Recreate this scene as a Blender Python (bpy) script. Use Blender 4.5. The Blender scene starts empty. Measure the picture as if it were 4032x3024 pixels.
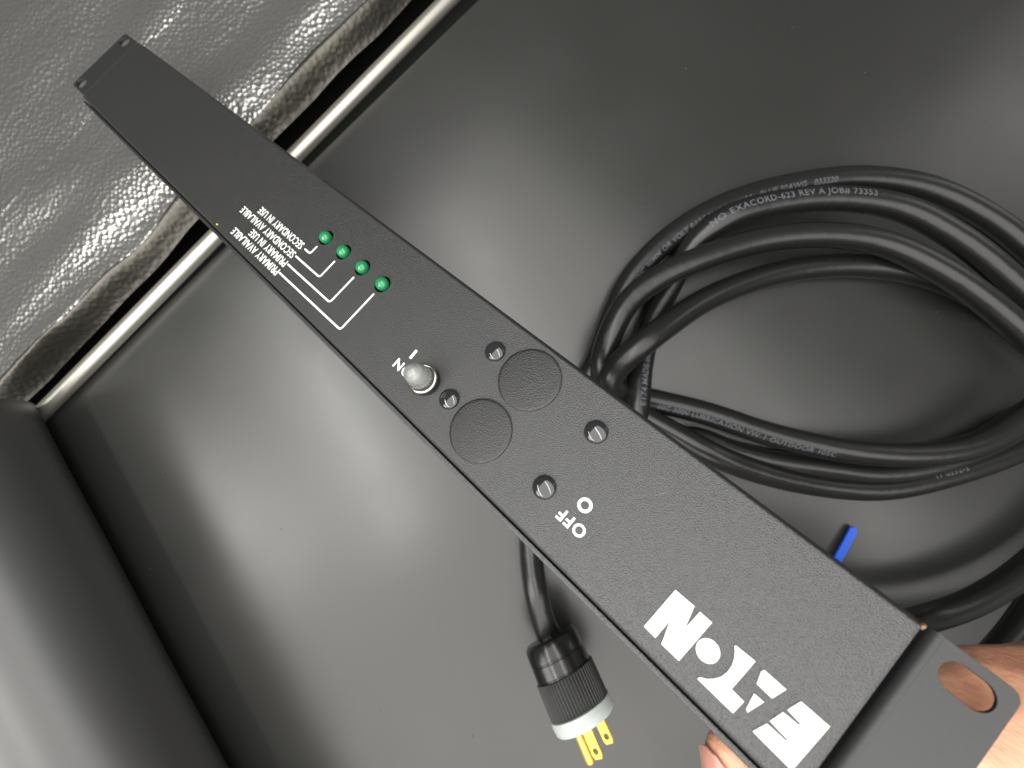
import bpy, bmesh, math, random
import numpy as np
from mathutils import Vector, Matrix, noise as mnoise

random.seed(7); rng = np.random.default_rng(7)
scene = bpy.context.scene
col = scene.collection

# ------------------------------------------------------------------ camera
F = 1580.0                      # focal length in pixels of a 4032 wide picture
H = 0.25                        # camera height over the sheet (m)
cam_d = bpy.data.cameras.new('camera')
cam_d.sensor_width = 36.0
cam_d.lens = F / 4032 * 36.0
cam_d.clip_start = 0.004
cam_d.clip_end = 20
cam = bpy.data.objects.new('camera', cam_d); col.objects.link(cam)
cam.location = (0, 0, H)        # looks straight down: image right = +X, image up = +Y
scene.camera = cam
cam_d.dof.use_dof = True
cam_d.dof.focus_distance = 0.128
cam_d.dof.aperture_fstop = 11.5

# ------------------------------------------------------------------ world + lamps
w = bpy.data.worlds.new('World'); scene.world = w; w.use_nodes = True
bg = w.node_tree.nodes['Background']
bg.inputs[0].default_value = (1.0, 0.99, 0.96, 1); bg.inputs[1].default_value = 0.15

def area(name, loc, target, sx, sy, power, color=(1, 0.985, 0.95), roll=0.0):
    d = bpy.data.lights.new(name, 'AREA'); d.shape = 'RECTANGLE'; d.size = sx; d.size_y = sy
    d.energy = power; d.color = color
    o = bpy.data.objects.new(name, d); col.objects.link(o)
    o.location = loc
    z = (Vector(loc) - Vector(target)).normalized()
    x = Vector((math.cos(roll), math.sin(roll), 0)); x = (x - z * x.dot(z)).normalized()
    y = z.cross(x)
    o.matrix_world = Matrix.Translation(loc) @ Matrix((x, y, z)).transposed().to_4x4()
    return o

LR = math.radians(-62)           # direction of the two lamp bars seen in the studs
area('softbox', (-0.03, -0.45, 0.62), (-0.03, -0.45, 0), 1.40, 1.5, 17.6, roll=math.radians(-42))
area('softbox', (-0.88, -0.52, 0.62), (-0.80, -0.48, 0), 0.5, 0.8, 4.8, roll=math.radians(-35))  # added panel, brightens the left of the sheet and the roll
area('lamp_bar', (-0.32, -0.05, 0.50), (-0.2, 0, 0), 0.55, 0.03, 1.0, color=(1, 0.99, 0.96), roll=LR)
area('lamp_bar', (0.02, 0.06, 0.50), (0.0, 0, 0), 0.55, 0.03, 0.5, color=(1, 0.99, 0.96), roll=LR)
area('side_panel', (1.30, 0.66, 0.62), (0.6, 0.3, 0), 0.35, 0.7, 0.9, roll=math.radians(-42))

scene.view_settings.view_transform = 'Standard'
scene.view_settings.look = 'None'
scene.view_settings.exposure = 0.0
scene.view_settings.gamma = 1.0
scene.view_settings.use_curve_mapping = False

# ------------------------------------------------------------------ frames
def W(px, py, z=0.0):
    """photo pixel at height z (mm) over the sheet -> world point"""
    Z = H - z * 0.001
    return Vector(((px - 2016) / F * Z, -(py - 1512) / F * Z, z * 0.001))

D1 = Vector((0.72276351, -0.59314297, 0.35467497))      # along the unit, far -> near
D2 = Vector((0.65296965, 0.75420356, -0.06933701))      # across the face
N_ = D1.cross(D2)
if N_.z < 0: N_ = -N_
T0 = Vector((-0.24290662, 0.16222436, H - 0.22642623))
def PU(u, v, w=0.0):
    return T0 + D1 * (u * .001) + D2 * (v * .001) + N_ * (w * .001)
MU = Matrix(((D1.x, D2.x, N_.x, T0.x), (D1.y, D2.y, N_.y, T0.y), (D1.z, D2.z, N_.z, T0.z), (0, 0, 0, 1)))

# ------------------------------------------------------------------ helpers
def tag(o, label=None, cat=None, group=None, kind=None):
    if label: o['label'] = label
    if cat: o['category'] = cat
    if group: o['group'] = group
    if kind: o['kind'] = kind
    return o

def empty(name, loc=(0, 0, 0), mat=None):
    o = bpy.data.objects.new(name, None); col.objects.link(o)
    o.empty_display_size = 0.01
    if mat is not None: o.matrix_world = mat
    else: o.location = loc
    return o

def link(name, me, mat, parent=None, smooth=True):
    o = bpy.data.objects.new(name, me); col.objects.link(o)
    if mat is not None:
        me.materials.clear(); me.materials.append(mat)
    if parent is not None:
        o.parent = parent
    if smooth: me.polygons.foreach_set('use_smooth', [True] * len(me.polygons))
    return o

def pyd(verts, faces):
    me = bpy.data.meshes.new('m'); me.from_pydata([tuple(v) for v in verts], [], faces); me.update(); return me

def bm_mesh(bm):
    me = bpy.data.meshes.new('m'); bmesh.ops.recalc_face_normals(bm, faces=bm.faces); bm.to_mesh(me); bm.free(); return me

def box_bm(x0, x1, y0, y1, z0, z1, bev=0.0, seg=2):
    bm = bmesh.new(); bmesh.ops.create_cube(bm, size=1)
    for v in bm.verts:
        v.co = Vector((x0 + (v.co.x + .5) * (x1 - x0), y0 + (v.co.y + .5) * (y1 - y0), z0 + (v.co.z + .5) * (z1 - z0)))
    if bev: bmesh.ops.bevel(bm, geom=bm.edges[:] , offset=bev, segments=seg, affect='EDGES', profile=.5)
    return bm

def lathe(profile, n=48, cap=True):
    """profile: list of (r, h); axis +Z"""
    verts, faces = [], []
    for r, h in profile:
        for k in range(n):
            a = 2 * math.pi * k / n
            verts.append((r * math.cos(a), r * math.sin(a), h))
    for i in range(len(profile) - 1):
        for k in range(n):
            k2 = (k + 1) % n
            faces.append((i * n + k, i * n + k2, (i + 1) * n + k2, (i + 1) * n + k))
    if cap:
        faces.append(tuple(range(n))[::-1])
        faces.append(tuple((len(profile) - 1) * n + k for k in range(n)))
    return verts, faces

def auto_smooth(me, deg=35):
    """smooth shading with sharp edges over the given angle"""
    bm = bmesh.new(); bm.from_mesh(me)
    for e in bm.edges:
        if len(e.link_faces) == 2 and e.calc_face_angle(0) > math.radians(deg): e.smooth = False
    bm.to_mesh(me); bm.free()

def poly2d(loops, thick, z=0.0, bevel=0.0, res=6):
    """flat filled outline(s) in the XY plane, extruded: first loop the outline, the rest holes"""
    cu = bpy.data.curves.new('c', 'CURVE'); cu.dimensions = '2D'; cu.fill_mode = 'BOTH'
    cu.extrude = thick / 2 - bevel; cu.bevel_depth = bevel; cu.bevel_resolution = 1
    if bevel: cu.offset = -bevel
    for lp in loops:
        sp = cu.splines.new('POLY'); sp.points.add(len(lp) - 1); sp.use_cyclic_u = True
        for p, q in zip(sp.points, lp): p.co = (q[0], q[1], 0, 1)
    o = bpy.data.objects.new('c', cu); col.objects.link(o)
    dg = bpy.context.evaluated_depsgraph_get()
    me = bpy.data.meshes.new_from_object(o.evaluated_get(dg))
    bpy.data.objects.remove(o); bpy.data.curves.remove(cu)
    for v in me.vertices: v.co.z += z + thick / 2
    return me

def text_mesh(s, offset=0.0, extrude=0.0, space=1.0):
    cu = bpy.data.curves.new('t', 'FONT'); cu.body = s; cu.size = 1.0; cu.offset = offset; cu.extrude = extrude
    cu.space_character = space; cu.resolution_u = 3; cu.fill_mode = 'FRONT' if extrude == 0 else 'BOTH'
    o = bpy.data.objects.new('t', cu); col.objects.link(o)
    dg = bpy.context.evaluated_depsgraph_get()
    me = bpy.data.meshes.new_from_object(o.evaluated_get(dg))
    bpy.data.objects.remove(o); bpy.data.curves.remove(cu)
    return me

def circle(cx, cy, r, n=32, rev=False):
    pts = [(cx + r * math.cos(2 * math.pi * k / n), cy + r * math.sin(2 * math.pi * k / n)) for k in range(n)]
    return pts[::-1] if rev else pts

def slot(x0, x1, y0, y1, n=10):
    r = (y1 - y0) / 2; cy = (y0 + y1) / 2; pts = []
    for k in range(n + 1):
        a = -math.pi / 2 + math.pi * k / n; pts.append((x1 - r + r * math.cos(a), cy + r * math.sin(a)))
    for k in range(n + 1):
        a = math.pi / 2 + math.pi * k / n; pts.append((x0 + r + r * math.cos(a), cy + r * math.sin(a)))
    return pts

# ------------------------------------------------------------------ materials
def mat(name, base=(.5, .5, .5), rough=.5, metal=0.0, spec=.5, **kw):
    m = bpy.data.materials.new(name); m.use_nodes = True
    b = m.node_tree.nodes['Principled BSDF']
    b.inputs['Base Color'].default_value = (*base, 1)
    b.inputs['Roughness'].default_value = rough
    b.inputs['Metallic'].default_value = metal
    b.inputs['Specular IOR Level'].default_value = spec
    for k, v in kw.items(): b.inputs[k].default_value = v
    return m

def nd(m, t, **kw):
    n = m.node_tree.nodes.new(t)
    for k, v in kw.items():
        if hasattr(n, k): setattr(n, k, v)
        else: n.inputs[k].default_value = v
    return n
def lk(m, a, b): m.node_tree.links.new(a, b)
def bsdf(m): return m.node_tree.nodes['Principled BSDF']

def add_bump(m, scale, dist, strength=1.0, detail=3.0, kind='noise', second=None, coord='Object'):
    tc = nd(m, 'ShaderNodeTexCoord')
    if kind == 'noise':
        t = nd(m, 'ShaderNodeTexNoise'); t.inputs['Scale'].default_value = scale; t.inputs['Detail'].default_value = detail
        out = t.outputs[0]
    else:
        t = nd(m, 'ShaderNodeTexVoronoi', feature='SMOOTH_F1'); t.inputs['Scale'].default_value = scale
        t.inputs['Smoothness'].default_value = .6; out = t.outputs['Distance']
    lk(m, tc.outputs[coord], t.inputs['Vector'])
    bp = nd(m, 'ShaderNodeBump'); bp.inputs['Strength'].default_value = strength; bp.inputs['Distance'].default_value = dist
    lk(m, out, bp.inputs['Height']); last = bp
    if second:
        t2 = nd(m, 'ShaderNodeTexNoise'); t2.inputs['Scale'].default_value = second[0]; t2.inputs['Detail'].default_value = 2
        lk(m, tc.outputs[coord], t2.inputs['Vector'])
        b2 = nd(m, 'ShaderNodeBump'); b2.inputs['Strength'].default_value = 1; b2.inputs['Distance'].default_value = second[1]
        lk(m, t2.outputs[0], b2.inputs['Height']); lk(m, bp.outputs[0], b2.inputs['Normal']); last = b2
    lk(m, last.outputs[0], bsdf(m).inputs['Normal'])
    return tc, t

def vary(m, sock, scale, lo, hi, detail=4, coord='Object', c0=.35, c1=.65):
    tc = nd(m, 'ShaderNodeTexCoord'); t = nd(m, 'ShaderNodeTexNoise')
    t.inputs['Scale'].default_value = scale; t.inputs['Detail'].default_value = detail
    lk(m, tc.outputs[coord], t.inputs['Vector'])
    r = nd(m, 'ShaderNodeValToRGB')
    r.color_ramp.elements[0].position = c0; r.color_ramp.elements[1].position = c1
    f = lambda c: (*c, 1) if isinstance(c, (tuple, list)) else (c, c, c, 1)
    r.color_ramp.elements[0].color = f(lo); r.color_ramp.elements[1].color = f(hi)
    lk(m, t.outputs[0], r.inputs[0]); lk(m, r.outputs[0], bsdf(m).inputs[sock])

M = {}
M['pvc'] = mat('black_pvc_sheet', (.027, .027, .0255), .30, spec=.8)
vary(M['pvc'], 'Roughness', 14, .24, .38, detail=4, c0=.15, c1=.85)
add_bump(M['pvc'], 6.0, .0025, .5, detail=1.5, second=(1500, .00001))
M['pvc_roll'] = mat('black_pvc_roll', (.040, .040, .040), .40, spec=.85)
add_bump(M['pvc_roll'], 14.0, .0012, .6, detail=2, second=(900, .00001))
M['coat'] = mat('textured_black_coating', (.020, .020, .0204), .40, spec=1.0)
add_bump(M['coat'], 3100, .00031, .95, detail=1.5)
M['coat_plug'] = mat('textured_black_plastic', (.014, .014, .014), .38, spec=.7)
add_bump(M['coat_plug'], 2600, .00028, .9, detail=1.5)
M['ear'] = mat('smooth_black_coating', (.022, .0225, .023), .48, spec=.55)
add_bump(M['ear'], 600, .00010, .7, detail=3)
M['table'] = mat('gap_dark', (.012, .012, .011), .6)
M['seam'] = mat('seam_groove_shade', (.03, .03, .028), .5)
M['hem'] = mat('hem_shade', (.115, .108, .092), .40, metal=.85)  # dark tone stands in for shade where the flap sinks beside the rod
add_bump(M['hem'], 330, .0006, .5, kind='voronoi', second=(45, .0006))
M['ink'] = mat('white_ink', (.86, .87, .84), .5)
M['core'] = mat('lamp_core_grey', (.50, .50, .48), .4)
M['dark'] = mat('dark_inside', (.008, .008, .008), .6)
M['green'] = mat('green_led_resin', (.014, .25, .085), .07, spec=.6, **{'Coat Weight': .5, 'Coat Roughness': .05, 'Transmission Weight': .15, 'Subsurface Weight': .35, 'Subsurface Radius': (.0006, .002, .0008), 'Subsurface Scale': 1.0})
M['stud'] = mat('clear_stud_plastic', (.016, .017, .019), .06, spec=.5, **{'Coat Weight': 1.0, 'Coat Roughness': .03})
M['lens'] = mat('clear_lens', (.62, .63, .61), .11, spec=.5, **{'Transmission Weight': .70, 'IOR': 1.46})
M['bezel'] = mat('lamp_bezel_chrome', (.62, .61, .57), .16, metal=1.0)
M['bezel_black'] = mat('lamp_bezel_black', (.012, .012, .012), .22)
M['silver'] = mat('dimpled_silver_fabric', (.62, .61, .585), .33, metal=.95)
M['rod'] = mat('satin_cream_metal', (.52, .50, .44), .38, metal=.85)
M['cable'] = mat('black_rubber_jacket', (.012, .012, .0118), .29, spec=.6)
add_bump(M['cable'], 160, .0003, .5, detail=2, second=(1200, .00002))
M['print'] = mat('cable_print', (.12, .128, .145), .6)
tc_, tn_ = add_bump(M['print'], 1500, .00002)
M['plug'] = mat('plug_black_plastic', (.010, .010, .010), .20, spec=.5)
M['plug_grip'] = mat('plug_grip_plastic', (.022, .022, .021), .48, spec=.4)
M['plug_white'] = mat('plug_white_nylon', (.46, .50, .475), .35, **{'Subsurface Weight': .3, 'Subsurface Radius': (.003, .003, .003), 'Subsurface Scale': 1.0})
M['brass'] = mat('brass_prong', (.78, .56, .12), .34, metal=.55)
M['blue'] = mat('blue_nylon_tie', (.015, .11, .72), .4)
M['speck'] = mat('yellow_speck', (.75, .60, .05), .4)
M['bare'] = mat('bare_corner_metal', (.22, .13, .07), .35, metal=.6)
M['scratch'] = mat('scuff', (.16, .16, .16), .5)
M['nail'] = mat('nail', (.58, .27, .21), .22, **{'Subsurface Weight': .4, 'Subsurface Radius': (.003, .001, .001), 'Subsurface Scale': 1.0})

# silver: dimples in relief
m = M['silver']
tc = nd(m, 'ShaderNodeTexCoord')
vo = nd(m, 'ShaderNodeTexVoronoi', feature='SMOOTH_F1'); vo.inputs['Scale'].default_value = 330; vo.inputs['Smoothness'].default_value = .35
vo.inputs['Randomness'].default_value = .8
lk(m, tc.outputs['Object'], vo.inputs['Vector'])
b1 = nd(m, 'ShaderNodeBump'); b1.inputs['Strength'].default_value = .72; b1.inputs['Distance'].default_value = .0011
lk(m, vo.outputs['Distance'], b1.inputs['Height'])
n2 = nd(m, 'ShaderNodeTexNoise'); n2.inputs['Scale'].default_value = 60; n2.inputs['Detail'].default_value = 4
lk(m, tc.outputs['Object'], n2.inputs['Vector'])
b2 = nd(m, 'ShaderNodeBump'); b2.inputs['Strength'].default_value = .3; b2.inputs['Distance'].default_value = .0008
lk(m, n2.outputs[0], b2.inputs['Height']); lk(m, b1.outputs[0], b2.inputs['Normal'])
lk(m, b2.outputs[0], bsdf(m).inputs['Normal'])

# skin: mottled colour and fine creases
m = mat('skin', (.72, .40, .24), .42, spec=.4, **{'Subsurface Weight': .35, 'Subsurface Radius': (.004, .0015, .0008), 'Subsurface Scale': 1.0}); M['skin'] = m
vary(m, 'Base Color', 70, (.62, .29, .18), (.70, .39, .25), detail=4)
tc = nd(m, 'ShaderNodeTexCoord'); mp = nd(m, 'ShaderNodeMapping'); mp.inputs['Rotation'].default_value = (0, 0, math.radians(-20)); mp.inputs['Scale'].default_value = (480, 1000, 700)
lk(m, tc.outputs['Object'], mp.inputs[0])
ns = nd(m, 'ShaderNodeTexNoise'); ns.inputs['Scale'].default_value = 1.0; ns.inputs['Detail'].default_value = 3
lk(m, mp.outputs[0], ns.inputs['Vector'])
bp = nd(m, 'ShaderNodeBump'); bp.inputs['Strength'].default_value = .6; bp.inputs['Distance'].default_value = .0005
lk(m, ns.outputs[0], bp.inputs['Height']); lk(m, bp.outputs[0], bsdf(m).inputs['Normal'])

# ================================================================== SETTING
# black sheet: a 1.2 mm plastic sheet whose far edge stops at the rod
ea, eb = W(1886, 0), W(208, 1633)
ed = (ea - eb).normalized()                       # along the edge
en = Vector((ed.y, -ed.x, 0))                     # inwards (towards lower right)
c0 = eb
loop = [c0 - ed * .35, c0 + ed * 1.1, c0 + ed * 1.1 + en * 1.0, c0 - ed * .35 + en * 1.0]
n = 40
vs, fs = [], []
for j in range(n + 1):
    for i in range(n + 1):
        a, b = i / n, (j / n) ** 1.6
        p = c0 - ed * .35 + ed * (1.45 * a) + en * (1.0 * b)
        vs.append((p.x, p.y, 0))
for j in range(n):
    for i in range(n):
        q = j * (n + 1) + i; fs.append((q, q + 1, q + n + 2, q + n + 1))
me = pyd(vs, fs)
bm = bmesh.new(); bm.from_mesh(me); bmesh.ops.recalc_face_normals(bm, faces=bm.faces)
if bm.faces[0].normal.z < 0: bmesh.ops.reverse_faces(bm, faces=bm.faces)
r = bmesh.ops.extrude_face_region(bm, geom=bm.faces[:])
for v in [g for g in r['geom'] if isinstance(g, bmesh.types.BMVert)]: v.co.z -= .0012
bmesh.ops.recalc_face_normals(bm, faces=bm.faces)
bm.to_mesh(me); bm.free()
sheet = link('backdrop_sheet', me, M['pvc']); auto_smooth(me)
tag(sheet, 'smooth black plastic backdrop sheet lying under everything', 'backdrop', kind='structure')

# silver flap of the light box beyond the rod, hanging away downwards, with folds
r0, r1 = W(497, 1289, 5), W(1380, 392, 5)
rd = (r1 - r0); rd.z = 0; rd.normalize()
rn = Vector((-rd.y, rd.x, 0))                     # outwards, to the upper left
if rn.x > 0: rn = -rn
sa, sb = W(0, 790, -22), W(609, 90, -22)
seam_q0 = (sa - r0).dot(rn); seam_q1 = (sb - r0).dot(rn); seam_s0 = (sa - r0).dot(rd); seam_s1 = (sb - r0).dot(rd)
def seam_q(s): return seam_q0 + (seam_q1 - seam_q0) * (s - seam_s0) / (seam_s1 - seam_s0)
def sstep(a, b, x):
    t = min(1, max(0, (x - a) / (b - a))); return t * t * (3 - 2 * t)
def q0(s): return .041 + .006 * sstep(-.1, .2, s) + .0016 * mnoise.noise(Vector((s * 22, 0, 4)))
def flap_z(s, q):
    q_ = q - q0(s)
    z = -.031 + .013 * sstep(-.001, .011, q_)
    z -= .10 * max(0, q_ - .012)
    # long folds that run along the rod, dying out away from it
    f = mnoise.noise(Vector((s * 5.0 + 3.1, q * 26, 1.7)))
    g = mnoise.noise(Vector((s * 13.0, q * 34 + s * 6, 7.7)))
    k = sstep(0, .012, q_)
    z += (.0080 * f + .0030 * g) * k * (1.0 - .55 * sstep(.07, .15, q))
    # bunched cloth at the lower end beside the roll
    b = sstep(.06, -.10, s) * sstep(.09, .02, q)
    z += b * k * (.006 * mnoise.noise(Vector((s * 30, q * 38, 2.2))) + .003 * mnoise.noise(Vector((s * 60, q * 70, 5.2))))
    z += .0012 * mnoise.noise(Vector((s * 24, q * 24, 9.1)))
    d = q - seam_q(s)
    z += .0005 * sstep(-.0012, .0002, d) - .0005 * sstep(.004, .05, d)      # seam: the outer panel laps over
    if d > 0: z += .04 * d
    return z
NS, NQ = 380, 230
vs, fs = [], []
for j in range(NQ + 1):
    for i in range(NS + 1):
        s = -.36 + .80 * (i / NS); q = q0(s) + .34 * (j / NQ)
        p = r0 + rd * s + rn * q
        vs.append((p.x, p.y, flap_z(s, q)))
for j in range(NQ):
    for i in range(NS):
        a = j * (NS + 1) + i; fs.append((a, a + 1, a + NS + 2, a + NS + 1))
flap = link('light_box_flap', pyd(vs, fs), M['silver'])
tag(flap, 'dimpled silver fabric flap of a light box beyond the rod', 'fabric', kind='structure')
tb = link('gap_dark_plane', pyd([(-1.2, -1.2, -.075), (1.2, -1.2, -.075), (1.2, 1.2, -.075), (-1.2, 1.2, -.075)], [(0, 1, 2, 3)]), M['table'], smooth=False)  # added plane; its dark colour gives the rod gap its shade
tag(tb, 'dark table plane added under the light box to blacken the gap by the rod', 'table', kind='structure')
# dark strip over the flap's hem: painted shade and bronze sheen of the fold
vs, fs = [], []
NH = 14
for i in range(NS + 1):
    s = -.36 + .80 * (i / NS)
    for k in range(NH + 1):
        q = q0(s) - .0005 + .0120 * k / NH + (.0050 * mnoise.noise(Vector((s * 17, 3, 8))) * (k / NH))
        p = r0 + rd * s + rn * q
        vs.append((p.x, p.y, flap_z(s, q) + .0005 * (1 - (2 * k / NH - 1) ** 6) + .00015))
for i in range(NS):
    for k in range(NH):
        a = i * (NH + 1) + k; fs.append((a, a + 1, a + NH + 2, a + NH + 1))
link('hem_shade', pyd(vs, fs), M['hem'], flap)
# seam line: dark strip painted for the shade in its groove
vs, fs = [], []
for i in range(121):
    s = -.36 + .80 * i / 120; q = seam_q(s)
    c = r0 + rd * s + rn * q
    zz = flap_z(s, q + .0003)
    for k in range(7):
        a = math.pi * k / 6
        o = rn * (-.0004 * math.cos(a))
        vs.append((c.x + o.x, c.y + o.y, zz - .0006 + .0007 * math.sin(a)))
for i in range(120):
    for k in range(6):
        a = i * 7 + k; fs.append((a, a + 1, a + 8, a + 7))
link('seam', pyd(vs, fs), M['seam'], flap)

# rod along the sheet's edge
def tube_mesh(pts, rad, n=20, cap=True):
    """pts: numpy (k,3) centre line; frames stay upright"""
    P = np.asarray(pts, float); k = len(P)
    Tn = np.gradient(P, axis=0); Tn /= np.linalg.norm(Tn, axis=1)[:, None]
    up = np.zeros_like(Tn); prev = np.array([0, 0, 1.0])
    for i in range(k):
        u = prev - Tn[i] * (prev @ Tn[i]); u /= np.linalg.norm(u); up[i] = u; prev = .5 * u + .5 * np.array([0, 0, 1.0])
    side = np.cross(Tn, up)
    a = np.arange(n) * 2 * np.pi / n
    R = np.full(k, rad) if np.isscalar(rad) else np.asarray(rad)
    V = P[:, None, :] + R[:, None, None] * (np.cos(a)[None, :, None] * up[:, None, :] + np.sin(a)[None, :, None] * side[:, None, :])
    V = V.reshape(-1, 3)
    fs = []
    for i in range(k - 1):
        for j in range(n):
            j2 = (j + 1) % n
            fs.append((i * n + j, i * n + j2, (i + 1) * n + j2, (i + 1) * n + j))
    if cap:
        fs.append(tuple(range(n))[::-1]); fs.append(tuple((k - 1) * n + j for j in range(n)))
    return pyd(V.tolist(), fs), P, Tn, up, side

rp = [r0 + rd * s for s in np.linspace(-.083, .60, 60)]
me, *_ = tube_mesh([tuple(p) for p in rp], .0044, 28)
for v in me.vertices: v.co.z += .0
rod = link('frame_rod', me, M['rod']); auto_smooth(me)
tag(rod, 'satin cream metal rod along the edge of the black sheet', 'rod')

# rolled sheet at the lower left
RR = .038
ax = Vector((.471, -.882, 0)); on = Vector((-.882, -.471, 0))
Lq = (RR * 1000 + (250 - RR * 1000) * .730) / .683 * .001
t0, t1 = -.122, .42
th = .0011
vs, fs = [], []
NA, NT = 150, 40
turns = 2.3
for j in range(NT + 1):
    t = t0 + (t1 - t0) * j / NT
    wob = .0009 * mnoise.noise(Vector((t * 9, 0, 3)))
    for layer in (0, 1):
        for i in range(NA + 1):
            a = i / NA * turns * 2 * math.pi + math.radians(200)
            rad = RR - .0013 * (i / NA * turns) - layer * th + wob * math.sin(a * 1.0)
            c = on * Lq + ax * t
            x = rad * math.cos(a); z = rad * math.sin(a)
            vs.append((c.x - on.x * x, c.y - on.y * x, max(RR + z, .0004) + .0003))
st = 2 * (NA + 1)
for j in range(NT):
    for i in range(NA):
        a = j * st + i
        fs.append((a, a + 1, a + st + 1, a + st))
        b = a + NA + 1
        fs.append((b, b + st, b + st + 1, b + 1))
for i in range(NA):
    fs.append((i, i + NA + 1, i + NA + 2, i + 1))
    a = NT * st + i
    fs.append((a, a + 1, a + NA + 2, a + NA + 1))
me = pyd(vs, fs)
bm = bmesh.new(); bm.from_mesh(me); bmesh.ops.recalc_face_normals(bm, faces=bm.faces); bm.to_mesh(me); bm.free()
roll = link('rolled_sheet', me, M['pvc_roll']); auto_smooth(me, 50)
tag(roll, 'rolled up glossy black plastic sheet beside the rod\'s lower end', 'plastic roll')

# ================================================================== THE RACK UNIT
unit = empty('rack_power_unit', mat=MU)
tag(unit, 'long black rack mount power unit held over the sheet', 'power unit')
S = .001
def U(me):             # mesh made in mm of the unit's frame -> metres
    me.transform(Matrix.Scale(S, 4)); return me

LEDS = [(214.1, 26.9), (225.6, 27.0), (237.4, 27.0), (249.2, 27.0)]
# case: a bevelled box with the led holes cut in
prof = [(0, -38), (0, -1.6)]
prof += [(1.6 - 1.6 * math.cos(a), -1.6 + 1.6 * math.sin(a)) for a in [math.pi / 2 * k / 6 for k in range(1, 7)]]
prof += [(43.3, 0), (43.65, -.08), (43.95, -.32), (44.15, -.7), (45.2, -3.0), (45.35, -3.6), (45.35, -38)]
secs = [(0, -1.1), (.15, -.55), (.5, -.15), (1.1, 0), (412.9, 0), (413.5, -.15), (413.85, -.55), (414, -1.1)]
vs, fs = [], []
for (u, lim) in secs:
    for (v, w_) in prof: vs.append((u, v, min(w_, lim) if w_ > -3 else w_))
npf = len(prof)
for i in range(len(secs) - 1):
    for k in range(npf):
        k2 = (k + 1) % npf; fs.append((i * npf + k, i * npf + k2, (i + 1) * npf + k2, (i + 1) * npf + k))
fs.append(tuple(range(npf))); fs.append(tuple((len(secs) - 1) * npf + k for k in range(npf))[::-1])
bm = bmesh.new(); tmp_me = pyd(vs, fs); bm.from_mesh(tmp_me)
bmesh.ops.dissolve_degenerate(bm, edges=bm.edges, dist=1e-5)
case_me = bm_mesh(bm)
case = link('front_case', case_me, M['coat'], unit, smooth=False)
cbm = bmesh.new()
for (u, v) in LEDS:
    r = bmesh.ops.create_cone(cbm, cap_ends=True, segments=40, radius1=3.15, radius2=3.15, depth=8)
    for q in r['verts']: q.co += Vector((u, v, 0))
for (u, v) in [(287.8, 12.4)]:
    r = bmesh.ops.create_cone(cbm, cap_ends=True, segments=40, radius1=3.6, radius2=3.6, depth=8)
    for q in r['verts']: q.co += Vector((u, v, 0))
cut = bpy.data.objects.new('cut', bm_mesh(cbm)); col.objects.link(cut); cut.parent = unit
md = case.modifiers.new('b', 'BOOLEAN'); md.object = cut; md.operation = 'DIFFERENCE'; md.solver = 'EXACT'
bpy.context.view_layer.update()
dg = bpy.context.evaluated_depsgraph_get()
nm = bpy.data.meshes.new_from_object(case.evaluated_get(dg))
case.modifiers.clear(); case.data = nm; bpy.data.objects.remove(cut)
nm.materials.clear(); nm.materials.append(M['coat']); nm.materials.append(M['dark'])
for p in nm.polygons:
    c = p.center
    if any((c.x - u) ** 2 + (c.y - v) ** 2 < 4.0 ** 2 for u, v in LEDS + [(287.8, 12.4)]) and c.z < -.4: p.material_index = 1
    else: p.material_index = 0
nm.polygons.foreach_set('use_smooth', [True] * len(nm.polygons)); auto_smooth(nm, 25); U(nm)
for p in nm.polygons:
    if max(abs(c) for c in p.normal) > .9999 or p.area > 1e-4: p.use_smooth = False

# rear tray whose flange shows below the face
bm = box_bm(-.3, 414.3, -2.0, -.65, -38.2, -2.0, bev=.25)
me = bm_mesh(bm); o = link('tray_flange', U(me), M['coat'], unit); auto_smooth(me)
bm = box_bm(.5, 413.5, -.66, .3, -38, -7.0)
link('tray_web', U(bm_mesh(bm)), M['dark'], unit, smooth=False)

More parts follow.
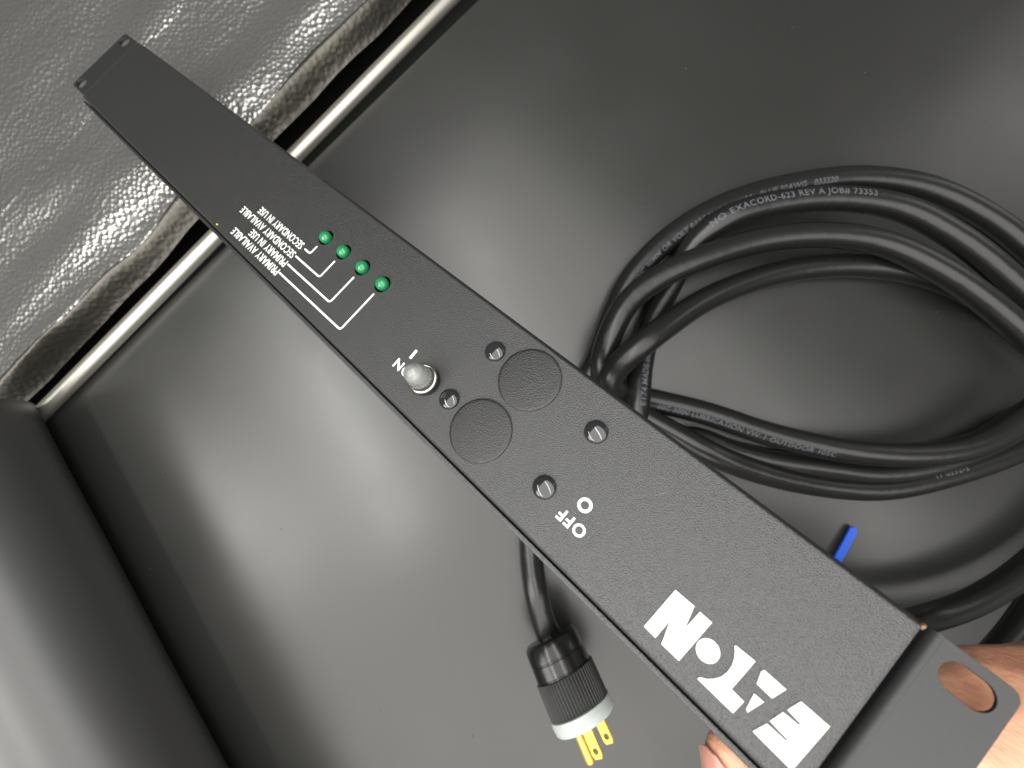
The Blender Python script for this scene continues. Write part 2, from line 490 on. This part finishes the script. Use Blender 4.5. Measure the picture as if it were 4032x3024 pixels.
# mounting ears
def rect_loop(x0, x1, y0, y1, r, right=True, n=6):
    pts = []
    def arc(cx, cy, a0):
        for k in range(n + 1):
            a = a0 + math.pi / 2 * k / n; pts.append((cx + r * math.cos(a), cy + r * math.sin(a)))
    if right:
        pts.append((x0, y0)); arc(x1 - r, y0 + r, -math.pi / 2); arc(x1 - r, y1 - r, 0); pts.append((x0, y1))
    else:
        pts.append((x1, y1)); arc(x0 + r, y1 - r, math.pi / 2); arc(x0 + r, y0 + r, math.pi); pts.append((x1, y0))
    return pts
def ear(x_in, x_out, right, y0, y1, sl, z=-.6, R=4.0, t=1.5):
    me = poly2d([rect_loop(min(x_in, x_out), max(x_in, x_out), y0, y1, 2.4, right=right)] + [slot(*q) for q in sl], t, z=z - t, bevel=.1)
    o = link('mounting_ear', U(me), M['ear'], unit); auto_smooth(me)
    sg = -1 if right else 1                      # the bend turns towards the case and down its side
    prof = []
    for k in range(11):
        a = math.pi / 2 * k / 10
        prof.append((x_in + sg * R * math.sin(a), z - R + R * math.cos(a), x_in + sg * (R - t) * math.sin(a), z - R + (R - t) * math.cos(a)))
    prof.append((prof[-1][0], z - 30, prof[-1][2], z - 30))
    vs, fs = [], []
    for (xa, za, xb, zb) in prof: vs += [(xa, y0, za), (xa, y1, za), (xb, y1, zb), (xb, y0, zb)]
    for i in range(len(prof) - 1):
        for k in range(4): fs.append((i * 4 + k, i * 4 + (k + 1) % 4, i * 4 + 4 + (k + 1) % 4, i * 4 + 4 + k))
    fs.append((len(vs) - 4, len(vs) - 3, len(vs) - 2, len(vs) - 1)); fs.append((3, 2, 1, 0))
    m2 = pyd(vs, fs); bm = bmesh.new(); bm.from_mesh(m2); bmesh.ops.recalc_face_normals(bm, faces=bm.faces); bm.to_mesh(m2); bm.free()
    link('ear_bend', U(m2), M['ear'], o); auto_smooth(m2)
ear(419.3, 433.8, True, -1.0, 45.6, [(421.3, 431.2, 37.1, 43.3), (421.3, 431.2, 1.4, 7.6)], z=-3.4, R=2.0, t=.9)
ear(-4.4, -20.5, False, 1.2, 44.2, [(-18.6, -9.2, 36.8, 42.6), (-18.6, -9.2, 2.4, 8.2)])

# bare metal at the near corner
bm = bmesh.new(); bmesh.ops.create_icosphere(bm, subdivisions=2, radius=.75)
for v in bm.verts: v.co = Vector((414.2, 44.2, -1.2)) + Vector((v.co.x * .8, v.co.y * 1.1, v.co.z)) * (1 + .5 * mnoise.noise(v.co * 3))
link('bare_corner', U(bm_mesh(bm)), M['bare'], unit)
bm = bmesh.new(); bmesh.ops.create_icosphere(bm, subdivisions=2, radius=.42)
for v in bm.verts: v.co = Vector((163, 2.0, .15)) + v.co * (1 + .3 * mnoise.noise(v.co * 5))
link('yellow_speck', U(bm_mesh(bm)), M['speck'], unit)

# green leds
prof = [(2.35, -3.0), (2.35, .9)]
for k in range(1, 9):
    a = math.pi / 2 * k / 8; prof.append((2.35 * math.cos(a) + 1e-4, .9 + 1.9 * math.sin(a)))
lv, lf = lathe(prof, 36)
led_me = U(pyd(lv, lf))
for (u, v) in LEDS:
    o = link('green_led', led_me, M['green'], unit); o.location = (u * S, v * S, -.0004)
    o['label'] = 'green indicator led'

# white leader lines
def stroke(pts, wd, th=.06, rc=1.2):
    """rounded polyline outline"""
    P = [Vector((x, y)) for x, y in pts]
    if len(P) == 3:
        a = P[1] + (P[0] - P[1]).normalized() * min(rc, (P[0] - P[1]).length * .7); b = P[1] + (P[2] - P[1]).normalized() * min(rc, (P[2] - P[1]).length * .7)
        mid = [a * (1 - t) ** 2 + P[1] * 2 * t * (1 - t) + b * t * t for t in [i / 6 for i in range(7)]]
        P = [P[0]] + mid + [P[2]]
    L, R = [], []
    for i, p in enumerate(P):
        d = (P[min(i + 1, len(P) - 1)] - P[max(i - 1, 0)]).normalized(); nn = Vector((-d.y, d.x))
        L.append(p + nn * wd / 2); R.append(p - nn * wd / 2)
    d = (P[-1] - P[-2]).normalized(); nn = Vector((-d.y, d.x))
    e = [P[-1] + nn * (wd / 2) * math.cos(a) + d * (wd / 2) * math.sin(a) for a in [math.pi * k / 6 for k in range(1, 6)]]
    d2 = (P[0] - P[1]).normalized(); n2 = Vector((-d2.y, d2.x))
    s = [P[0] + n2 * (wd / 2) * math.cos(a) + d2 * (wd / 2) * math.sin(a) for a in [math.pi * k / 6 for k in range(1, 6)]]
    lp = [(p.x, p.y) for p in L + e + R[::-1] + s]
    return poly2d([lp], th, z=0.0)
for pts in ([(208.9, 5.3), (249.0, 5.6), (249.3, 22.3)], [(209.2, 9.8), (237.2, 10.0), (237.5, 22.2)],
            [(209.3, 14.1), (225.4, 14.2), (225.5, 22.1)], [(210.2, 18.4), (213.7, 18.4), (213.8, 22.0)]):
    me = stroke(pts, .72); link('leader_line', U(me), M['ink'], unit, smooth=False)

def face_text(s, u_start, u_end, v_top, v_bot, off=.018, th=.05, parent=unit, space=1.06):
    """lettering that reads from u_start towards smaller u, tops at small v"""
    me = text_mesh(s, offset=off, extrude=.03, space=space)
    co = np.array([v.co[:] for v in me.vertices]); x0, x1 = co[:, 0].min(), co[:, 0].max(); y0, y1 = co[:, 1].min(), co[:, 1].max()
    for v in me.vertices:
        x, y, z = v.co
        v.co = (u_start + (x - x0) / (x1 - x0) * (u_end - u_start), v_bot + (y - y0) / (y1 - y0) * (v_top - v_bot), (.005 if z < 0 else th))
    o = link('printed_text', U(me), M['ink'], parent, smooth=False)
    return o
for s, ue, vc in (('PRIMARY AVAILABLE', 172.4, 4.9), ('PRIMARY IN USE', 181.0, 9.3), ('SECONDARY AVAILABLE', 167.2, 13.8), ('SECONDARY IN USE', 175.6, 18.5)):
    face_text(s, 208.2, ue, vc - 1.65, vc + 1.55, off=.010)['label'] = 'white lettering ' + s
face_text('ON', 282.1, 274.6, 8.7, 12.1, off=.026, space=1.15)['label'] = 'white lettering ON'
face_text('OFF', 352.0, 343.6, 8.9, 12.3, off=.026, space=1.18)['label'] = 'white lettering OFF'
me = poly2d([[(277.35, 14.3), (278.35, 14.3), (278.2, 17.7), (277.2, 17.7)]], .06); link('printed_text', U(me), M['ink'], unit, smooth=False)['label'] = 'white bar mark'
me = poly2d([circle(347.5, 16.4, 1.95), circle(347.5, 16.4, 1.12, rev=True)], .06); link('printed_text', U(me), M['ink'], unit, smooth=False)['label'] = 'white ring mark'

# maker's lettering, raised white
logo = [
    [(375.1, 15.7), (380.1, 15.8), (381.3, 10.6), (381.6, 15.7), (384.7, 15.7), (384.2, 4.35), (379.6, 4.3), (378.1, 9.6), (377.9, 4.4), (374.7, 4.45)],
    circle(387.3, 10.4, 2.5, 40),
    [(390.7, 15.45), (395.2, 15.7), (394.8, 7.8), (397.8, 7.7), (397.5, 4.3), (388.9, 4.3), (389.0, 4.9), (390.2, 5.7), (391.3, 6.9), (392.05, 8.3), (392.4, 9.9), (392.35, 11.6), (391.9, 13.1), (391.2, 14.4), (390.6, 15.1)],
    [(397.3, 15.6), (402.2, 15.6), (401.2, 12.2), (397.7, 12.3), (397.0, 14.9)],
    [(398.3, 10.4), (400.5, 10.5), (399.35, 6.5), (398.8, 6.9)],
    [(405.2, 15.8), (411.2, 15.9), (410.5, 4.2), (401.9, 4.4), (402.95, 7.65), (407.1, 7.75), (407.15, 8.12), (403.1, 8.42), (403.95, 11.65), (407.25, 11.9), (407.3, 12.3), (404.3, 12.6)],
]
for lp in logo:
    area2 = sum(lp[i - 1][0] * lp[i][1] - lp[i][0] * lp[i - 1][1] for i in range(len(lp)))
    if area2 < 0: lp = lp[::-1]
    me = poly2d([lp], .16, bevel=.05)
    o = link('logo_letter', U(me), M['ink'], unit, smooth=False); o['label'] = 'raised white logo letter piece'

# round hole plugs
prof = [(9.45, -.3), (9.5, .42), (9.38, .60), (8.6, .66), (6.5, .78), (3.5, .88), (1.2, .92), (1e-3, .93)]
pv, pf = lathe(prof, 72)
pm = U(pyd(pv, pf))
for (u, v) in ((313.4, 33.0), (312.2, 12.5)):
    o = link('hole_plug', pm, M['coat_plug'], unit); o.location = (u * S, v * S, 0)
auto_smooth(pm, 60)

# clear studs
prof = [(3.25, -.2), (3.3, .25), (3.18, .5)]
for k in range(1, 9):
    a = math.pi / 2 * k / 8; prof.append((3.12 * math.cos(a) + 1e-4, .5 + 1.15 * math.sin(a)))
sv, sf = lathe(prof, 44); sm = U(pyd(sv, sf))
for (u, v) in ((299.0, 33.2), (298.0, 13.1), (337.7, 33.2), (336.6, 12.8)):
    o = link('clear_stud', sm, M['stud'], unit); o.location = (u * S, v * S, 0)

# indicator lamp: bezel, black collar, ribbed clear lens
lamp = empty('indicator_lamp'); lamp.parent = unit; lamp.location = (287.8 * S, 12.4 * S, 0)
v_, f_ = lathe([(4.75, -.1), (4.85, .3), (4.85, 1.7), (4.7, 2.3), (4.4, 2.55)], 56)
me = U(pyd(v_, f_)); link('lamp_collar', me, M['bezel_black'], lamp); auto_smooth(me)
v_, f_ = lathe([(3.4, 2.3), (4.72, 2.2), (4.85, 2.45), (4.8, 2.95), (4.45, 3.25), (4.0, 3.15), (3.75, 2.8), (3.4, 2.6)], 56, cap=False)
me = U(pyd(v_, f_)); link('lamp_bezel', me, M['bezel'], lamp)
prof = [(3.35, 2.4), (3.4, 3.2), (3.35, 7.0), (3.15, 7.5), (3.05, 7.7), (3.05, 8.4)]
for k in range(1, 10):
    a = math.pi / 2 * k / 9; prof.append((3.02 * math.cos(a) + 1e-3, 8.5 + 3.0 * math.sin(a)))
NL = 96
v_, f_ = lathe(prof, NL)
for i in range(1, 5):
    for k in range(NL):
        x, y, z = v_[i * NL + k]; g = 1 + .07 * (1 if (k % 4) < 2 else -1); v_[i * NL + k] = (x * g, y * g, z)
for i in range(len(prof)):            # faint moulded ring on the dome
    if abs(prof[i][1] - 10.2) < .35:
        for k in range(NL):
            x, y, z = v_[i * NL + k]; v_[i * NL + k] = (x * .93, y * .93, z)
me = U(pyd(v_, f_)); link('lamp_lens', me, M['lens'], lamp)
v_, f_ = lathe([(2.0, 2.2), (2.0, 6.0), (1.2, 8.0), (.4, 9.0)], 24)
me = U(pyd(v_, f_)); link('lamp_core', me, M['core'], lamp)

# faint scuffs on the coating
for (u, v, a, l) in ((360, 31.5, 1.0, 2.6), (357.5, 34.5, .2, 1.6)):
    dx, dy = math.cos(a), math.sin(a)
    lp = [(u - dx * l, v - dy * l), (u + dy * .05, v - dx * .05), (u + dx * l, v + dy * l), (u - dy * .05, v + dx * .05)]
    link('scuff_mark', U(poly2d([lp], .02)), M['scratch'], unit, smooth=False)

# ================================================================== POWER CORDS
CR = .0070
def WZ(px, py, z): return W(px, py, z * 1.3)
def spline(ctrl, step=.0015):
    P = np.array([tuple(c) for c in ctrl], float)
    ext = np.vstack([2 * P[0] - P[1], P, 2 * P[-1] - P[-2]])
    out = []
    for i in range(1, len(ext) - 2):
        p0, p1, p2, p3 = ext[i - 1], ext[i], ext[i + 1], ext[i + 2]
        # centripetal catmull-rom
        t0 = 0; t1 = t0 + np.linalg.norm(p1 - p0) ** .5; t2 = t1 + np.linalg.norm(p2 - p1) ** .5; t3 = t2 + np.linalg.norm(p3 - p2) ** .5
        for t in np.linspace(t1, t2, 24, endpoint=False):
            A1 = (t1 - t) / (t1 - t0) * p0 + (t - t0) / (t1 - t0) * p1; A2 = (t2 - t) / (t2 - t1) * p1 + (t - t1) / (t2 - t1) * p2; A3 = (t3 - t) / (t3 - t2) * p2 + (t - t2) / (t3 - t2) * p3
            B1 = (t2 - t) / (t2 - t0) * A1 + (t - t0) / (t2 - t0) * A2; B2 = (t3 - t) / (t3 - t1) * A2 + (t - t1) / (t3 - t1) * A3
            out.append((t2 - t) / (t2 - t1) * B1 + (t - t1) / (t2 - t1) * B2)
    out.append(P[-1]); out = np.array(out)
    s = np.concatenate([[0], np.cumsum(np.linalg.norm(np.diff(out, axis=0), axis=1))])
    k = int(s[-1] / step); ss = np.linspace(0, s[-1], k)
    Q = np.stack([np.interp(ss, s, out[:, c]) for c in range(3)], 1)
    ker = np.ones(7) / 7                                     # ease the bends
    for _ in range(3):
        Qp = np.pad(Q, ((3, 3), (0, 0)), mode='edge')
        Q2 = np.stack([np.convolve(Qp[:, c], ker, 'valid') for c in range(3)], 1); Q2[0], Q2[-1] = Q[0], Q[-1]; Q = Q2
    return Q

def cord(ctrl, name, parent):
    Q = spline(ctrl)
    me, P, Tn, up, side = tube_mesh(Q, CR, 22)
    o = link(name, me, M['cable'], parent)
    return Q, Tn, up, side

def cord_text(fr, s, start, sign, phi, size, parent, upside=1, gap=1.0):
    """print wrapped on the jacket: starts at the cord point nearest the given pixel, runs along sign"""
    Q, Tn, up, side = fr
    tgt = np.array(tuple(start)); i0 = int(np.argmin(np.linalg.norm(Q - tgt, axis=1)))
    arc = np.concatenate([[0], np.cumsum(np.linalg.norm(np.diff(Q, axis=0), axis=1))])
    me = text_mesh(s, offset=.012, extrude=0, space=gap)
    bm = bmesh.new(); bm.from_mesh(me)
    bmesh.ops.triangulate(bm, faces=bm.faces)
    for _ in range(3):
        es = [e for e in bm.edges if e.calc_length() > .16]
        if es: bmesh.ops.subdivide_edges(bm, edges=es, cuts=1); bmesh.ops.triangulate(bm, faces=[f for f in bm.faces if len(f.verts) > 3])
    bm.to_mesh(me); bm.free()
    for v in me.vertices:
        x, y, z = v.co
        a = arc[i0] + sign * x * size
        h = (y - .35) * size * upside
        f = np.interp(a, arc, np.arange(len(arc))); i = int(min(max(f, 0), len(arc) - 2)); t = f - i
        C = Q[i] * (1 - t) + Q[i + 1] * t; U_ = up[i] * (1 - t) + up[i + 1] * t; S_ = side[i] * (1 - t) + side[i + 1] * t
        ang = phi + h / CR
        v.co = C + (CR + .00009) * (math.cos(ang) * U_ + math.sin(ang) * S_)
    o = link('printed_text', me, M['print'], parent, smooth=False)
    return o

cordA = empty('power_cord', W(2700, 1300, 0))
tag(cordA, 'coiled black power cord ending in a plug with brass prongs', 'power cord', 'black power cords')
cordB = empty('power_cord', W(2512, 1500, 0))
tag(cordB, 'black power cord printed with a job number, without a visible plug, in the coil', 'power cord', 'black power cords')
bpy.context.view_layer.update()

A = [W(2160, 2500, 18), W(2136, 2440, 17), WZ(2110, 2330, 14), WZ(2092, 2200, 9), WZ(2092, 2060, 6), WZ(2115, 1920, 6), WZ(2170, 1750, 6), WZ(2250, 1590, 6),
     WZ(2343, 1435, 6), WZ(2403, 1267, 6), WZ(2478, 1106, 6), WZ(2605, 963, 6), WZ(2774, 845, 6), WZ(2959, 769, 6), WZ(3170, 722, 6), WZ(3381, 701, 6),
     WZ(3635, 735, 6), WZ(3846, 828, 6), WZ(4032, 963, 6), WZ(4200, 1150, 6), WZ(4290, 1400, 6), WZ(4200, 1620, 6), WZ(4032, 1756, 6),
     WZ(3719, 1874, 6), WZ(3466, 1925, 6), WZ(3213, 1908, 6.5), WZ(2959, 1849, 10), WZ(2791, 1781, 13), WZ(2622, 1689, 9), WZ(2500, 1620, 6), WZ(2400, 1540, 8),
     WZ(2370, 1440, 15), WZ(2405, 1310, 18), WZ(2478, 1182, 18), WZ(2590, 1095, 18), WZ(2706, 1039, 18), WZ(2959, 954, 17), WZ(3213, 925, 17), WZ(3466, 954, 17), WZ(3719, 1073, 18),
     WZ(3888, 1191, 18), WZ(4032, 1317, 18), WZ(4150, 1450, 17), WZ(4130, 1570, 17), WZ(4032, 1638, 17), WZ(3888, 1731, 17), WZ(3719, 1781, 17), WZ(3381, 1781, 16),
     WZ(3044, 1714, 12), WZ(2791, 1630, 8), WZ(2600, 1583, 6), WZ(2500, 1560, 7), WZ(2430, 1535, 17), WZ(2395, 1495, 22), WZ(2440, 1432, 25), WZ(2520, 1362, 27),
     WZ(2600, 1300, 25), WZ(2791, 1174, 14), WZ(3044, 1081, 8), WZ(3297, 1047, 6), WZ(3550, 1064, 6), WZ(3744, 1123, 6), WZ(3900, 1195, 6), WZ(4032, 1280, 6),
     WZ(4260, 1500, 6), WZ(4330, 1800, 8), WZ(4200, 2080, 10), WZ(4032, 2245, 12), WZ(3900, 2335, 14), WZ(3780, 2393, 16), WZ(3630, 2440, 20), WZ(3450, 2480, 40), PU(372, 22, -40)]
frA = cord(A, 'cable', cordA)
B = [PU(392, 20, -40), WZ(3700, 2760, 40), WZ(3850, 2650, 25), WZ(3985, 2500, 14), WZ(4080, 2370, 8), WZ(4300, 2100, 6), WZ(4480, 1700, 6), WZ(4400, 1420, 8), WZ(4200, 1290, 12),
     WZ(4032, 1149, 14), WZ(3888, 1022, 14.5), WZ(3761, 929, 14.5), WZ(3550, 819, 14.5), WZ(3297, 781, 14.5), WZ(3044, 803, 14.5), WZ(2850, 862, 14), WZ(2730, 960, 9), WZ(2640, 1120, 6), WZ(2560, 1285, 7),
     WZ(2520, 1450, 14), WZ(2508, 1600, 20), WZ(2470, 1740, 20), WZ(2380, 1880, 14), WZ(2330, 1980, 8), WZ(2400, 2040, 6), WZ(2520, 1960, 6), WZ(2600, 1820, 6), WZ(2700, 1720, 5.6),
     WZ(2875, 1775, 5.6), WZ(3040, 1815, 5.6), WZ(3213, 1838, 5.6), WZ(3466, 1862, 5.6), WZ(3700, 1826, 6), WZ(3900, 1745, 6), WZ(4060, 1660, 6), WZ(4350, 1650, 6)]
frB = cord(B, 'cable', cordB)

cord_text(frA, '12/3 SJT ROYAL ELECTRIC 90MM OR VOLT BARE MADE IN USA   BLUE 30AWG   033220', W(2372, 1385, 11), 1, math.radians(22), .0046, cordA, -1, 1.05)
cord_text(frB, 'NO EXACORD-623 REV A JOB# 73353', W(2800, 900, 17), -1, math.radians(12), .0050, cordB, 1, 1.12)
cord_text(frA, '60C 300V LUBRICATION VW-1 OUTDOOR 105C', W(2580, 1575, 8), -1, math.radians(-25), .0044, cordA, 1, 1.08)
cord_text(frB, 'E174 MADE IN USA', W(2508, 1600, 24), -1, math.radians(-8), .0048, cordB, 1, 1.0)
cord_text(frA, '17 0332-2', W(3650, 1885, 9), -1, math.radians(35), .0046, cordA, 1, 1.1)

# plug on cord A --------------------------------------------------
pe = W(2156, 2486, 16.5)
TL = math.radians(25)
pa = Vector((.46 * math.cos(TL), -.888 * math.cos(TL), math.sin(TL))).normalized(); ps = Vector((.888, .46, 0)).normalized(); pz = pa.cross(ps)
if pz.z < 0: pz = -pz
if ps.x < 0: ps = -ps
# local frame: x = side, y = up, z = along the plug
PM = Matrix(((ps.x, pz.x, pa.x, pe.x), (ps.y, pz.y, pa.y, pe.y), (ps.z, pz.z, pa.z, pe.z), (0, 0, 0, 1)))
plug = empty('plug'); plug.parent = cordA
plug.matrix_parent_inverse = Matrix.Identity(4); plug.matrix_local = Matrix.Translation(-cordA.location) @ PM @ Matrix.Diagonal((1.0, 1.0, .86, 1))
for ch in list(cordA.children) + list(cordB.children):      # cables were built in world space
    if ch.name.startswith('plug'): continue
    ch.data.transform(Matrix.Translation(-ch.parent.location))
prof = [(5.8, -1.0), (7.2, -.6), (7.4, 1.2), (9.5, 2.0), (14.2, 2.6), (16.0, 4.2), (16.8, 7.0), (16.9, 13.6), (16.5, 14.0), (16.5, 14.6), (16.9, 15.0), (16.9, 22.6), (16.0, 23.2), (16.0, 24.4)]
v_, f_ = lathe(prof, 64)
for i, (x, y, z) in enumerate(v_):            # flattened sides of the clamp housing
    if z < 23 and abs(x) > 14.4: v_[i] = (math.copysign(14.4 + (abs(x) - 14.4) * .55, x), y, z)
me = U(pyd(v_, f_)); link('plug_housing', me, M['plug'], plug); auto_smooth(me, 30)
NG = 240
prof = [(15.9, 23.6), (16.7, 24.0), (16.9, 24.6), (16.8, 43.4), (16.2, 44.0)]
v_, f_ = lathe(prof, NG)
for i in range(1, 4):
    for k in range(NG):
        x, y, z = v_[i * NG + k]; g = 1.0 + (.012 if k % 4 < 2 else -.018); v_[i * NG + k] = (x * g, y * g, z)
me = U(pyd(v_, f_)); link('ribbed_grip', me, M['plug_grip'], plug); auto_smooth(me, 30)
prof = [(16.4, 43.8), (17.4, 44.3), (17.5, 47.0), (17.0, 51.2), (16.2, 52.2), (8, 52.4), (.01, 52.4)]
v_, f_ = lathe(prof, 64); me = U(pyd(v_, f_)); link('plug_face', me, M['plug_white'], plug); auto_smooth(me, 35)
e1 = Vector((-.865, -.5)); e2 = Vector((.5, -.865))
pin_c = e1 * 7.9
v_, f_ = lathe([(2.5, 50), (2.5, 71.0), (2.2, 72.5), (1.3, 73.5), (.3, 73.8)], 24)
me = pyd([(x + pin_c.x, y + pin_c.y, z) for x, y, z in v_], f_); U(me); link('prong', me, M['brass'], plug); auto_smooth(me, 40)
for sg in (-1, 1):
    c = e1 * -3.95 + e2 * (6.35 * sg)
    lp = [(-3.15, 50), (3.15, 50), (3.15, 66.3), (2.2, 68.6), (-2.2, 68.6), (-3.15, 66.3)]
    me = poly2d([lp, circle(0, 64.6, 1.55, 20, rev=True)], 1.5, z=-.75, bevel=.15)
    for v in me.vertices:
        x, y, z = v.co
        q = c + e1 * x + e2 * z; v.co = (q.x, q.y, y)
    bm = bmesh.new(); bm.from_mesh(me); bmesh.ops.recalc_face_normals(bm, faces=bm.faces); bm.to_mesh(me); bm.free()
    U(me); link('prong', me, M['brass'], plug, smooth=False)

# ================================================================== BLUE TIE
b0, b1 = W(3366, 2074, 2.4), W(3215, 2330, 1.5)
bd = (b1 - b0); bl = bd.length; bd.normalize(); bs = Vector((-bd.y, bd.x, 0)).normalized(); bu = bd.cross(bs)
vs, fs = [], []
NB = 24
for i in range(NB + 1):
    t = i / NB; a = t * bl
    hw = .0025 * (math.sqrt(max(0.02, 1 - (1 - min(1, a / .0022)) ** 2)))
    c = b0 + bd * a + Vector((0, 0, .001 * math.sin(math.pi * t)))
    for (x, y) in ((-1, -1), (1, -1), (1, 1), (-1, 1)):
        vs.append(c + bs * hw * x + bu * .0006 * y)
for i in range(NB):
    for k in range(4): fs.append((i * 4 + k, i * 4 + (k + 1) % 4, i * 4 + 4 + (k + 1) % 4, i * 4 + 4 + k))
fs += [(0, 1, 2, 3), (NB * 4 + 3, NB * 4 + 2, NB * 4 + 1, NB * 4)]
tie = empty('cable_tie'); tag(tie, 'blue plastic cable tie sticking out from behind the unit\'s edge', 'cable tie')
me = pyd(vs, fs); bm = bmesh.new(); bm.from_mesh(me); bmesh.ops.recalc_face_normals(bm, faces=bm.faces); bm.to_mesh(me); bm.free()
link('strap', me, M['blue'], tie); auto_smooth(me)
bm = box_bm(-.0032, .0032, -.0035, .0035, 0, .005, bev=.0006)
for v in bm.verts: v.co += b1 - Vector((0, 0, .003))
link('tie_head', bm_mesh(bm), M['blue'], tie)

# ================================================================== HAND
hand = empty('person', mat=MU)
tag(hand, 'bare hand gripping the near end of the black unit', 'person')
def capsule_chain(bm, pts):
    """pts: (u,v,w,r) ; overlapping balls and cones"""
    for i in range(len(pts) - 1):
        a = Vector(pts[i][:3]); b = Vector(pts[i + 1][:3]); ra, rb = pts[i][3], pts[i + 1][3]
        k = max(3, int((b - a).length / 2.5))
        for j in range(k + 1):
            t = j / k; t_ = t
            ball(bm, a.lerp(b, t), (ra * (1 - t) + rb * t,) * 3)
def ball(bm, c, rad, rot=None):
    r = bmesh.ops.create_icosphere(bm, subdivisions=2, radius=1.0)
    for v in r['verts']:
        q = Vector((v.co.x * rad[0], v.co.y * rad[1], v.co.z * rad[2]))
        if rot is not None: q = rot @ q
        v.co = q + Vector(c)
hb = bmesh.new()
# index finger along the lower side of the case, its tip in view
IDX = [(474, 2, -58, 10.5), (455, -24, -52, 9.4), (434.8, -23.6, -42, 8.2), (422.8, -16.1, -34, 7.3), (414.8, -9.8, -29, 6.4), (411.8, -7.6, -27, 5.0)]
capsule_chain(hb, IDX)
# three fingers flat against the back of the case
for (v0, l, dv) in ((6, 80, 0), (21, 76, 0), (35, 62, -2)):
    capsule_chain(hb, [(478, v0 + 2, -62, 10), (478 - l * .42, v0, -58, 9), (478 - l * .75, v0 + dv, -50, 8), (478 - l, v0 + dv, -46, 6.8)])
# thumb behind the ear and its ball
capsule_chain(hb, [(490, 66, -52, 24), (466, 51, -33, 20.5), (446, 40, -22.5, 16.5), (434, 29, -18.5, 13.2), (428, 17, -15.5, 10.5), (426, 7, -14.5, 8.4)])
ball(hb, (484, 36, -56), (24, 42, 18))
ball(hb, (458, 34, -34), (17, 25, 17))
ball(hb, (440, 33, -24), (13, 15, 13))
capsule_chain(hb, [(490, 40, -58, 26), (520, 55, -66, 26), (560, 75, -78, 28), (620, 100, -95, 32)])
me = bpy.data.meshes.new('h'); hb.to_mesh(me); hb.free(); U(me)
tmp = bpy.data.objects.new('h', me); col.objects.link(tmp)
md = tmp.modifiers.new('r', 'REMESH'); md.mode = 'VOXEL'; md.voxel_size = .0009; md.use_smooth_shade = True
md = tmp.modifiers.new('s', 'SMOOTH'); md.factor = .5; md.iterations = 14
dg = bpy.context.evaluated_depsgraph_get()
hm = bpy.data.meshes.new_from_object(tmp.evaluated_get(dg)); bpy.data.objects.remove(tmp)
link('hand', hm, M['skin'], hand)
# fingernail: curved shell on the outer side of the index finger
ca, cb = Vector((414.2, -9.4, -28.6)), Vector((422.8, -16.1, -34))
fa = (cb - ca).normalized()
nn = Vector((-.62, -.48, .62)); nn = (nn - fa * nn.dot(fa)).normalized(); ss = fa.cross(nn)
vs, fs = [], []
NI, NJ = 14, 12
for layer in (0, 1):
    for i in range(NI + 1):
        t = i / NI; a = -6.0 + t * 13.0
        w_ = math.radians(46) * (1 - max(0, (.30 - t) / .30) ** 2.2 * .65) * (1 - max(0, (t - .8) / .2) ** 2 * .5)
        rr = 5.9 + .12 * t * 10 - (1.1 * max(0, (.25 - t) / .25))
        for j in range(NJ + 1):
            b = -w_ + 2 * w_ * j / NJ
            r_ = (rr + .35 - .4 * layer)
            vs.append(tuple(ca + fa * a + nn * r_ * math.cos(b) + ss * r_ * 1.02 * math.sin(b)))
st = (NI + 1) * (NJ + 1)
for i in range(NI):
    for j in range(NJ):
        q = i * (NJ + 1) + j; fs.append((q, q + 1, q + NJ + 2, q + NJ + 1)); p = q + st; fs.append((p, p + NJ + 1, p + NJ + 2, p + 1))
for j in range(NJ):
    fs.append((j, j + st, j + st + 1, j + 1)); q = NI * (NJ + 1) + j; fs.append((q, q + 1, q + st + 1, q + st))
for i in range(NI):
    q = i * (NJ + 1); fs.append((q, q + NJ + 1, q + NJ + 1 + st, q + st)); q += NJ; fs.append((q, q + st, q + NJ + 1 + st, q + NJ + 1))
me = pyd(vs, fs); bm = bmesh.new(); bm.from_mesh(me); bmesh.ops.recalc_face_normals(bm, faces=bm.faces); bm.to_mesh(me); bm.free()
link('fingernail', U(me), M['nail'], hand); auto_smooth(me, 50)

# lint and dust on the sheet
bm = bmesh.new()
dust = [(1985, 592), (2215, 600), (1130, 1770), (1010, 1650), (1105, 2085), (870, 2650), (590, 2240), (1280, 1700), (2990, 105), (3120, 108), (3880, 475), (3955, 535), (3820, 620), (3405, 285), (3690, 1230), (3795, 1205), (3465, 1375), (1400, 1620), (1600, 2150), (640, 1860), (2700, 270), (1500, 2800), (1860, 2900)]
for (x, y) in dust:
    r = bmesh.ops.create_icosphere(bm, subdivisions=1, radius=1.0)
    sc = random.uniform(.00025, .0006); el = random.uniform(.5, 1.6); an = random.uniform(0, 3.14)
    c = W(x, y, .12)
    for v in r['verts']:
        p = Vector((v.co.x * sc * el, v.co.y * sc, v.co.z * .0001)); p.rotate(Matrix.Rotation(an, 3, 'Z')); v.co = c + p
dst = link('dust_specks', bm_mesh(bm), mat('lint', (.11, .11, .105), .7))
tag(dst, 'pale specks of dust scattered on the black sheet', 'dust', kind='stuff')

scene.render.engine = 'CYCLES'
scene.cycles.use_denoising = True
